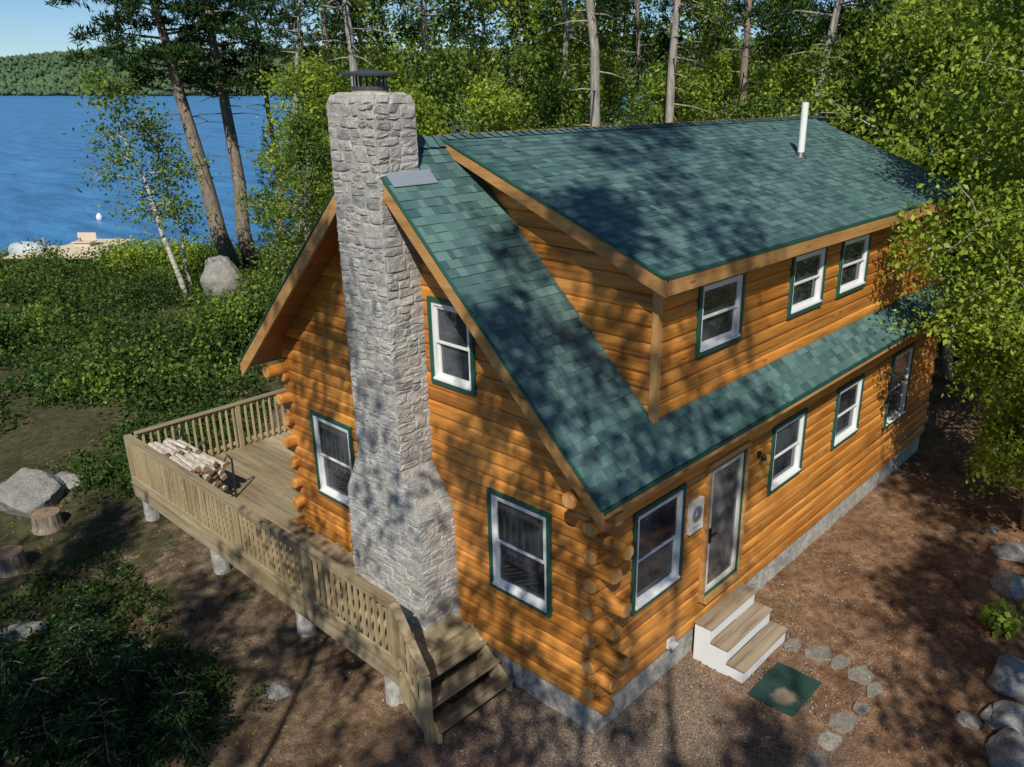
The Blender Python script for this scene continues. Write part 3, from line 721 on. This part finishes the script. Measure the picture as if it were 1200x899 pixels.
# ---------------------------------------------------------------- vegetation
def leafmesh(name,P,size,mat,seed,asp=.62,dirs=None,upb=.6):
    rg=np.random.default_rng(seed);n=len(P)
    d=rg.normal(0,1,(n,3)) if dirs is None else dirs+rg.normal(0,.25,(n,3));
    if dirs is None:d[:,2]-=.25
    d/=np.linalg.norm(d,axis=1)[:,None]
    u=rg.normal(0,1,(n,3));u[:,2]+=upb*2;sd=np.cross(d,u);sd/=(np.linalg.norm(sd,axis=1)[:,None]+1e-6)
    sz=size*rg.uniform(.6,1.25,n)[:,None]
    nr=np.cross(sd,d)
    V=np.stack([P,P+d*sz*.45+sd*sz*asp*.5+nr*sz*.06,P+d*sz,P+d*sz*.45-sd*sz*asp*.5+nr*sz*.06],1).reshape(-1,3)
    Fq=np.arange(4*n).reshape(n,4);return fastmesh(name,V,Fq,mat)
def mkthing(name,label,cat,trunk_mb,bark,crown_me,group=None):
    t=thing(name,label,cat,(0,0,0),group)
    obj('trunk',trunk_mb,bark,t,smooth_=True);mobj('crown',crown_me,t);return t
def dec(seed,H,cb,R,nl,ls,mat,bark,name,label,r0=.12,sig=.32,nlimb=20,lean=(0,0),group=None,elv=(.1,.7),gam=1.0,keep=None):
    rg=np.random.default_rng(seed);mb=MB();n=10;t=np.linspace(0,1,n)
    wob=np.cumsum(rg.normal(0,.012*H,(n,2)),0);wob-=wob[0]
    P=np.stack([lean[0]*t*H+wob[:,0],lean[1]*t*H+wob[:,1],t*H*.95],1)
    mb.tube(P,list(r0*(1.15-t*1.1)),8);tw=[]
    for i in range(nlimb):
        rel=(i+.5)/nlimb;tt=cb+(.98-cb)*rel
        b=np.array([np.interp(tt,t,P[:,k]) for k in range(3)])
        az=i*2.4+rg.normal(0,.4);Lm=R*max(.15,math.sin(math.pi*min(1,rel*.78+.2)))**.8*rg.uniform(.65,1.15)
        e=rg.uniform(*elv)+rel*.45;d=np.array([math.cos(az)*math.cos(e),math.sin(az)*math.cos(e),math.sin(e)])
        ss=np.linspace(0,1,5);jj=np.cumsum(rg.normal(0,.05*Lm,(5,3)),0);jj-=jj[0]
        pts=b+d*Lm*ss[:,None]+jj+np.array([0,0,1])*(-.22*Lm*ss**2)[:,None]
        if keep is not None:   # prune a limb back until its tip is clear of the cabin
            for _ in range(5):
                if keep(pts[-1:])[0]: break
                pts=b+(pts-b)*.78;Lm*=.78
            else: continue
        rb=min(r0,.12)*(1.1-tt)*.45+.01
        mb.tube(pts,list(rb*(1-ss*.85)),5)
        for k in range(5):
            s_=rg.uniform(.3,1);q=np.array([np.interp(s_,ss,pts[:,c]) for c in range(3)])
            d2=d*.6+rg.normal(0,.6,3);d2[2]-=.1;d2/=np.linalg.norm(d2);l2=Lm*rg.uniform(.2,.45)
            m_=q+d2*l2*.5+rg.normal(0,.04,3)*l2;e_=q+d2*l2+np.array([0,0,-.12*l2])
            if keep is None or keep(e_[None])[0]: mb.tube([q,m_,e_],[rb*.4,rb*.28,.005],4)
            for f in np.linspace(.25,1,5): tw.append(q+(m_-q)*f*2 if f<.5 else m_+(e_-m_)*(f*2-1))
        for f in (.35,.5,.65,.8,.9,1): tw.append(np.array([np.interp(f,ss,pts[:,c]) for c in range(3)]))
    tw=np.array(tw);w_=rg.gamma(gam,1,len(tw));idx=rg.choice(len(tw),nl,p=w_/w_.sum())
    Pl=tw[idx]+rg.normal(0,1,(nl,3))*sig*np.array([1,1,.7])
    Pl[:,2]=np.maximum(Pl[:,2],.15)
    if keep is not None: Pl=Pl[keep(Pl)]
    return mkthing(name,label,'tree',mb,bark,leafmesh('crown',Pl,ls,mat,seed+1),group)
def conifer(seed,H,cb,R,nb,per,ls,mat,bark,name,label,r0,lean=(0,0),droop=.25,asp=.2,dead=10,group=None,pine=True):
    rg=np.random.default_rng(seed);mb=MB();n=10;t=np.linspace(0,1,n)
    wob=np.cumsum(rg.normal(0,.006*H,(n,2)),0);wob-=wob[0]
    P=np.stack([lean[0]*t*H+wob[:,0],lean[1]*t*H+wob[:,1],t*H],1)
    mb.tube(P,list(r0*(1.08-t*1.03)),9);C_=[];D_=[]
    at=lambda f:np.array([np.interp(f,t,P[:,k]) for k in range(3)])
    for i in range(dead):
        f=rg.uniform(.18,cb+.05) if cb>.25 else .2;b=at(f);az=rg.uniform(0,6.28);l=R*rg.uniform(.2,.6)
        d=np.array([math.cos(az),math.sin(az),rg.uniform(-.25,.15)]);mb.tube([b,b+d*l*.5,b+d*l+np.array([0,0,-.1*l])],[.03,.02,.006],4)
    for i in range(nb):
        rel=(i+.5)/nb;f=cb+(1-cb)*rel;b=at(f);az=i*2.4+rg.normal(0,.5)
        Lm=R*((1-rel)**.8 if not pine else max(.25,math.sin(math.pi*(.25+.72*rel))))*rg.uniform(.6,1.1)+.15
        d=np.array([math.cos(az),math.sin(az),.12 if pine else -.05]);e_=b+d*Lm+np.array([0,0,-droop*Lm*.6])
        m_=b+d*Lm*.55
        mb.tube([b,m_,e_],[r0*.18*(1-rel)+.012,.012,.004],4)
        nt_=max(3,int(per*Lm/R))
        for k in range(nt_):
            s_=rg.uniform(.35 if pine else .08,1)**.8
            q=(b+(m_-b)*s_/.55) if s_<.55 else m_+(e_-m_)*(s_-.55)/.45
            sidev=np.array([-d[1],d[0],0])*rg.normal(0,.22*Lm*(1.1-s_*.6))
            q=q+sidev+np.array([0,0,rg.normal(0,.08)])
            for _ in range(9):
                if pine: dd=rg.normal(0,1,3);dd[2]+=.5
                else: dd=d*.8+sidev/(np.linalg.norm(sidev)+.1)*.7+rg.normal(0,.5,3);dd[2]-=.15
                C_.append(q+rg.normal(0,.05,3));D_.append(dd/np.linalg.norm(dd))
    C_=np.array(C_);D_=np.array(D_)
    return mkthing(name,label,'tree',mb,bark,leafmesh('crown',C_,ls,mat,seed+1,asp,D_),group)
def put(t,p,rz=0,sc=1):
    t.location=p;t.rotation_euler=(0,0,rz);t.scale=(sc,sc,sc);return t
# lakeside pines
put(conifer(21,20,.44,4.4,62,42,.38,M_needle,M_bark,'pine_tree','tall pine with thick leaning trunk by the lake, left of the pair',.42,(-RX*.13,-RY*.13),asp=.2,dead=12),col(277,42))
put(conifer(22,21,.44,4.2,62,42,.38,M_needle,M_bark,'pine_tree','tall straight pine by the lake, right of the pair',.38,(-RX*.06,-RY*.06),asp=.2,dead=12),col(297,43))
put(dec(31,9.5,.35,1.9,3000,.17,M_lmid,M_birchb,'birch_tree','slender birch with sparse leaves leaning left before the lake',.11,.4,16,(-RX*.30,-RY*.30)),col(222,33))
put(dec(32,8.0,.35,1.5,1500,.17,M_lmid,M_birchb,'birch_tree','thin young birch just right of the leaning birch',.08,.38,14,(-RX*.08,-RY*.08)),col(226,36))
# big right-hand tree, pruned clear of the cabin wall
TX,TY=9.4,-2.8
def keep_birch(P):
    x=P[:,0]+TX;y=P[:,1]+TY;z=P[:,2]
    low=(z<3.9)&(((y>-1.25)&(x<10.1))|(x<7.9))
    low2=(z<2.6)&(y>-1.7)
    wall=(y>-.3)&(x<11.95)&(z<6.0)
    high=(z>6.9)&((x<7.3)|((y>-.2)&(x<9.2)))
    left=(x<6.9)&(y>-1.8)
    return ~(low|low2|wall|high|left)
put(dec(41,12.5,.1,4.2,100000,.105,M_lbirch,M_gbark,'birch_tree','large leafy birch overhanging the right end of the cabin',.17,.32,66,(0,0),elv=(-.3,.5),gam=1.1,keep=keep_birch),(TX,TY,0),0)
# background deciduous trees
bgp=[dec(60+i,10.5,.16,2.9,10000,.17,M_lbirch if i%2 else M_lmid,M_gbark,'leafy_tree','leafy green tree in the dense woods behind the cabin',.13,.34,24,group='leafy trees behind the cabin',gam=.6) for i in range(4)]
spots=[(364,29,.72),(392,31,.9),(425,34,.9),(470,31,.9),(500,27,.78),(540,29,.92),(590,27,.8),(630,32,.95),(672,29,.82),(700,33,.95),(740,28,.76),(790,29,.86),(830,33,.95),(860,28,.76),(900,31,.9),(955,25,.9),(1000,27,1.0),(1040,23,1.0),(1080,26,1.1),(1110,21.5,1.05),(1160,23,1.2),(1200,21,1.2),(1240,18,1.1),(940,36,1.15),(1020,36,1.3),
(440,40,1.3),(530,41,1.4),(615,40,1.4),(675,38,1.2),(735,39,1.35),(815,40,1.3),(875,38,1.25)]
fst=set()
for i,(u,F,s_) in enumerate(spots):
    k=(i*3+i//4)%4;p=col(u,F)
    if k not in fst: fst.add(k);put(bgp[k],p,rnd.uniform(0,6),s_)
    else: dup(bgp[k],p,rnd.uniform(0,6),s_)
pp=[conifer(80+i,19,.52,2.6,30,18,.34,M_needle,M_gbark if i else M_bark,'pine_tree','tall bare-trunked conifer rising out of the woods behind the cabin',.2,(.02,-.03*i),asp=.16,dead=22,group='tall conifers behind the cabin') for i in range(3)]
fst=set()
for i,(u,F,s_) in enumerate([(410,38,1),(452,27,1),(520,34,1),(575,42,1),(655,33,1),(716,25.5,1.05),(741,36,.9),(772,27,1),(806,40,1),(852,30,1),(880,41,1),(905,26,.95),(948,32,1),(992,27,1),(1030,40,1),(335,46,1),(620,45,1),(350,36,.9)]):
    k=i%3;p=col(u,F)
    if k not in fst: fst.add(k);put(pp[k],p,rnd.uniform(0,6),s_)
    else: dup(pp[k],p,rnd.uniform(0,6),s_)
ff=[conifer(95+i,13,.08,2.5,60,22,.26,M_fir,M_bark,'fir_tree','dark conical fir in the woods behind the cabin',.15,asp=.3,droop=.35,dead=0,group='firs behind the cabin',pine=False) for i in range(2)]
fst=set()
for i,(u,F,s_) in enumerate([(385,44,1),(470,36,.9),(610,35,.95),(690,48,1.3),(770,36,.95),(830,47,1.2),(925,45,1.2),(980,42,1.1),(1060,34,1.1),(1120,30,1.1),(335,38,.55)]):
    k=i%2;p=col(u,F)
    if k not in fst: fst.add(k);put(ff[k],p,rnd.uniform(0,6),s_)
    else: dup(ff[k],p,rnd.uniform(0,6),s_)
# trees behind the viewpoint that shade the place
sh=[dec(110+i,15,.5,3.0,2700,.2,M_lmid,M_gbark,'leafy_tree','tall leafy tree standing in front of the cabin, shading its yard',.10,.27,22,group='tall trees in the yard behind the viewpoint',gam=.35) for i in range(2)]
fst=set()
Q=[((0,1.7,2.0),16,.6),((0.2,5.2,2.4),16,.6),((-4,4,0),18,1.0),((-5,8.5,0),18,1.1),((.1,.6,4.4),18,.75),((4.4,2.0,6.7),25,.75),((-8,12,0),20,1.3),((-4,.3,0),19,.95),((-5.5,3,0),21,1.2),((-13,17,0),22,1.5),((-17,25,-1),24,1.4),((5.4,-3.4,0),19,.85),((8,-2.8,0),18,.9),((7.5,-5.0,0),18,.85),((-1,-3.0,0),19,.75),((-7,6,0),20,1.2),((3.2,-4.6,0),19,.8)]
for i,(q,Ln,s_) in enumerate(Q):
    c_=Vector(q)+S*Ln;k=i%2;H=c_.z/.76;s2=H/15
    p=(c_.x,c_.y,0)
    if k not in fst: fst.add(k);put(sh[k],p,i*1.3);sh[k].scale=(s_,s_,s2)
    else: dup(sh[k],p,i*1.3,s_,sz=s2)
# undergrowth (stuff)
rg=np.random.default_rng(77)
def clumps(n,reg,rad,hgt,per,ls,mat,name,label,cat,excl=-.12,seed=1):
    Pl=[]
    m_=0
    while m_<n:
        R_=rg.uniform(*reg[0]);F_=rg.uniform(*reg[1]);x,y=RF(R_,F_)
        if -2.3<x<13 and -1.5<y<11.2: continue
        if (x-DP[0])**2+(y-DP[1])**2<22 or (DP[0]-x)*FX+(DP[1]-y)*FY<4 and abs((x-DP[0])*RX+(y-DP[1])*RY)<4.3: continue
        z=float(gz(x,y))
        if z<-2.45: continue
        dn=mnoise.noise(Vector((x*.22,y*.22,seed)))
        if dn<excl: continue
        r_=rg.uniform(*rad);h_=rg.uniform(*hgt);k=int(per*rg.uniform(.6,1.3))
        v=rg.normal(0,1,(k,3));v/=np.linalg.norm(v,axis=1)[:,None];v*=rg.uniform(.55,1.0,k)[:,None]
        v[:,2]=np.abs(v[:,2]);Pl.append(np.array([x,y,z])+v*np.array([r_,r_,h_])*rg.uniform(.85,1.15,(k,1)));m_+=1
    Pl=np.concatenate(Pl)
    return tag(kind(mobj(name,leafmesh(name,Pl,ls,mat,seed)),'stuff'),label,cat)
clumps(200,((-36,-9),(20,52)),(.4,1.3),(.5,1.6),210,.15,M_lmid,'undergrowth','low green shrub cover between the deck and the lake','undergrowth',.1,5)
clumps(620,((-34,-8),(17.5,50)),(.4,1.1),(.2,.7),150,.14,M_ldark,'undergrowth','dark low bushes mixed through the shrub cover','undergrowth',-.2,6)
clumps(90,((-32,-9),(19,46)),(.8,1.6),(1.0,2.0),480,.15,M_ldark,'undergrowth','rounded taller dark shrubs standing up out of the shrub cover','undergrowth',-.1,14)
clumps(260,((-19,-7.5),(14,20)),(.25,.65),(.2,.6),120,.10,M_ldark,'undergrowth','short dark shrubs at the near edge of the cover beside the deck','undergrowth',-.12,12)
clumps(220,((-8,24),(23,50)),(.7,1.4),(.6,1.6),90,.24,M_ldark,'undergrowth','dark brush under the trees behind the cabin','undergrowth',-2,7)
clumps(240,((-10,-3.3),(6,13.5)),(.15,.45),(.1,.3),60,.08,M_ldark,'ground_cover','small green plants on the shaded ground below the deck','ground cover',-.05,8)
def bush(seed,R,H,nl,ls,mat,name,label,group=None):
    rg2=np.random.default_rng(seed);mb=MB();Pl=[]
    for i in range(9):
        az=rg2.uniform(0,6.28);q=np.array([math.cos(az)*R*rg2.uniform(.2,.75),math.sin(az)*R*rg2.uniform(.2,.75),H*rg2.uniform(.45,.85)])
        mb.tube([(0,0,-.05),q*.5+np.array([0,0,.1]),q],[.025,.018,.006],5)
        k=nl//9;Pl.append(q+rg2.normal(0,1,(k,3))*np.array([R*.28,R*.28,H*.2]))
    Pl=np.concatenate(Pl);Pl[:,2]=np.maximum(Pl[:,2],.04)
    t=thing(name,label,'bush',(0,0,0),group);obj('stem',mb,M_bark,t);mobj('foliage',leafmesh('foliage',Pl,ls,mat,seed+1),t);return t
put(bush(201,1.6,1.8,2600,.17,M_lbirch,'bush','bright yellow-green bush at the shore right of the dock'),col(165,40))
put(bush(202,1.8,1.7,2600,.17,M_lbirch,'bush','wide bright green bush below the lakeside pines'),col(215,41))
put(bush(203,1.3,1.4,2200,.15,M_lmid,'bush','rounded green bush just left of the deck railing'),col(262,25))
put(bush(204,1.2,1.2,2200,.15,M_ldark,'bush','dark bush standing behind the deck corner'),col(310,27))
put(bush(205,.28,.4,260,.13,M_lbirch,'bush','small light green leafy plant by the rocks at the right edge'),on_ground(1168,742))
sap=[conifer(210+i,1.0,.05,.62,26,16,.1,M_fir,M_bark,'fir_sapling','dark young fir growing in the shade below the deck',.02,asp=.3,droop=.2,dead=0,group='young firs at the lower left',pine=False) for i in range(2)]
for t in sap: t['category']='sapling'
fst=set()
for i,(u,v,s_) in enumerate([(110,800,1.0),(160,850,1.1),(205,815,.8),(60,880,1.1),(130,895,1.0),(215,880,.9),(20,830,.9),(95,745,.7)]):
    k=i%2;p=on_ground(u,v)
    if k not in fst: fst.add(k);put(sap[k],p,i,s_)
    else: dup(sap[k],p,i,s_)
# litter and gravel (stuff)
n=22000;R_=rg.uniform(-12,12,n);F_=rg.uniform(5,20,n);pts=np.array([RF(a,b) for a,b in zip(R_,F_)])
ok=~((pts[:,0]>-.1)&(pts[:,0]<11.8)&(pts[:,1]>-.1)&(pts[:,1]<6.6));pts=pts[ok]
Pl=np.column_stack([pts,gz(pts[:,0],pts[:,1])+.012]);dd=rg.normal(0,1,(len(Pl),3));dd[:,2]*=.12
mlit=leaf_mat('leaf_litter',[(0,(.07,.04,.02)),(.5,(.22,.125,.06)),(.85,(.40,.26,.14)),(1,(.48,.40,.27))],.05,(.2,.1,.03))
tag(kind(mobj('leaf_litter',leafmesh('leaf_litter',Pl,.05,mlit,9,.4,dd,2)),'stuff'),'brown fallen leaves and needles scattered over the bare ground','leaf litter')
n=6000;x=rg.normal(0,1,n)*2.4+1.0;y=-np.abs(rg.normal(0,1,n))*1.4-.08;x2=-np.abs(rg.normal(0,1,n//3))*1.3-.08;y2=rg.uniform(-3,1.2,n//3)
x=np.concatenate([x,x2]);y=np.concatenate([y,y2]);z=gz(x,y)+.006;n=len(x)
r_=rg.uniform(.006,.02,n);oc2=np.array([[1,0,0],[0,1,0],[-1,0,0],[0,-1,0],[0,0,.8],[0,0,-.6]])
V=np.stack([x,y,z],1)[:,None,:]+oc2[None]*r_[:,None,None]*rg.uniform(.6,1.4,(n,6,1))
Ff=(np.arange(n)*6)[:,None,None]+ft[None]
tag(kind(mobj('gravel',fastmesh('gravel',V.reshape(-1,3),Ff.reshape(-1,3),stone_mat('gravel_stone',[(0,(.17,.14,.12)),(1,(.42,.38,.33))]))),'stuff'),'fine grey gravel scattered around the near corner of the cabin','gravel')
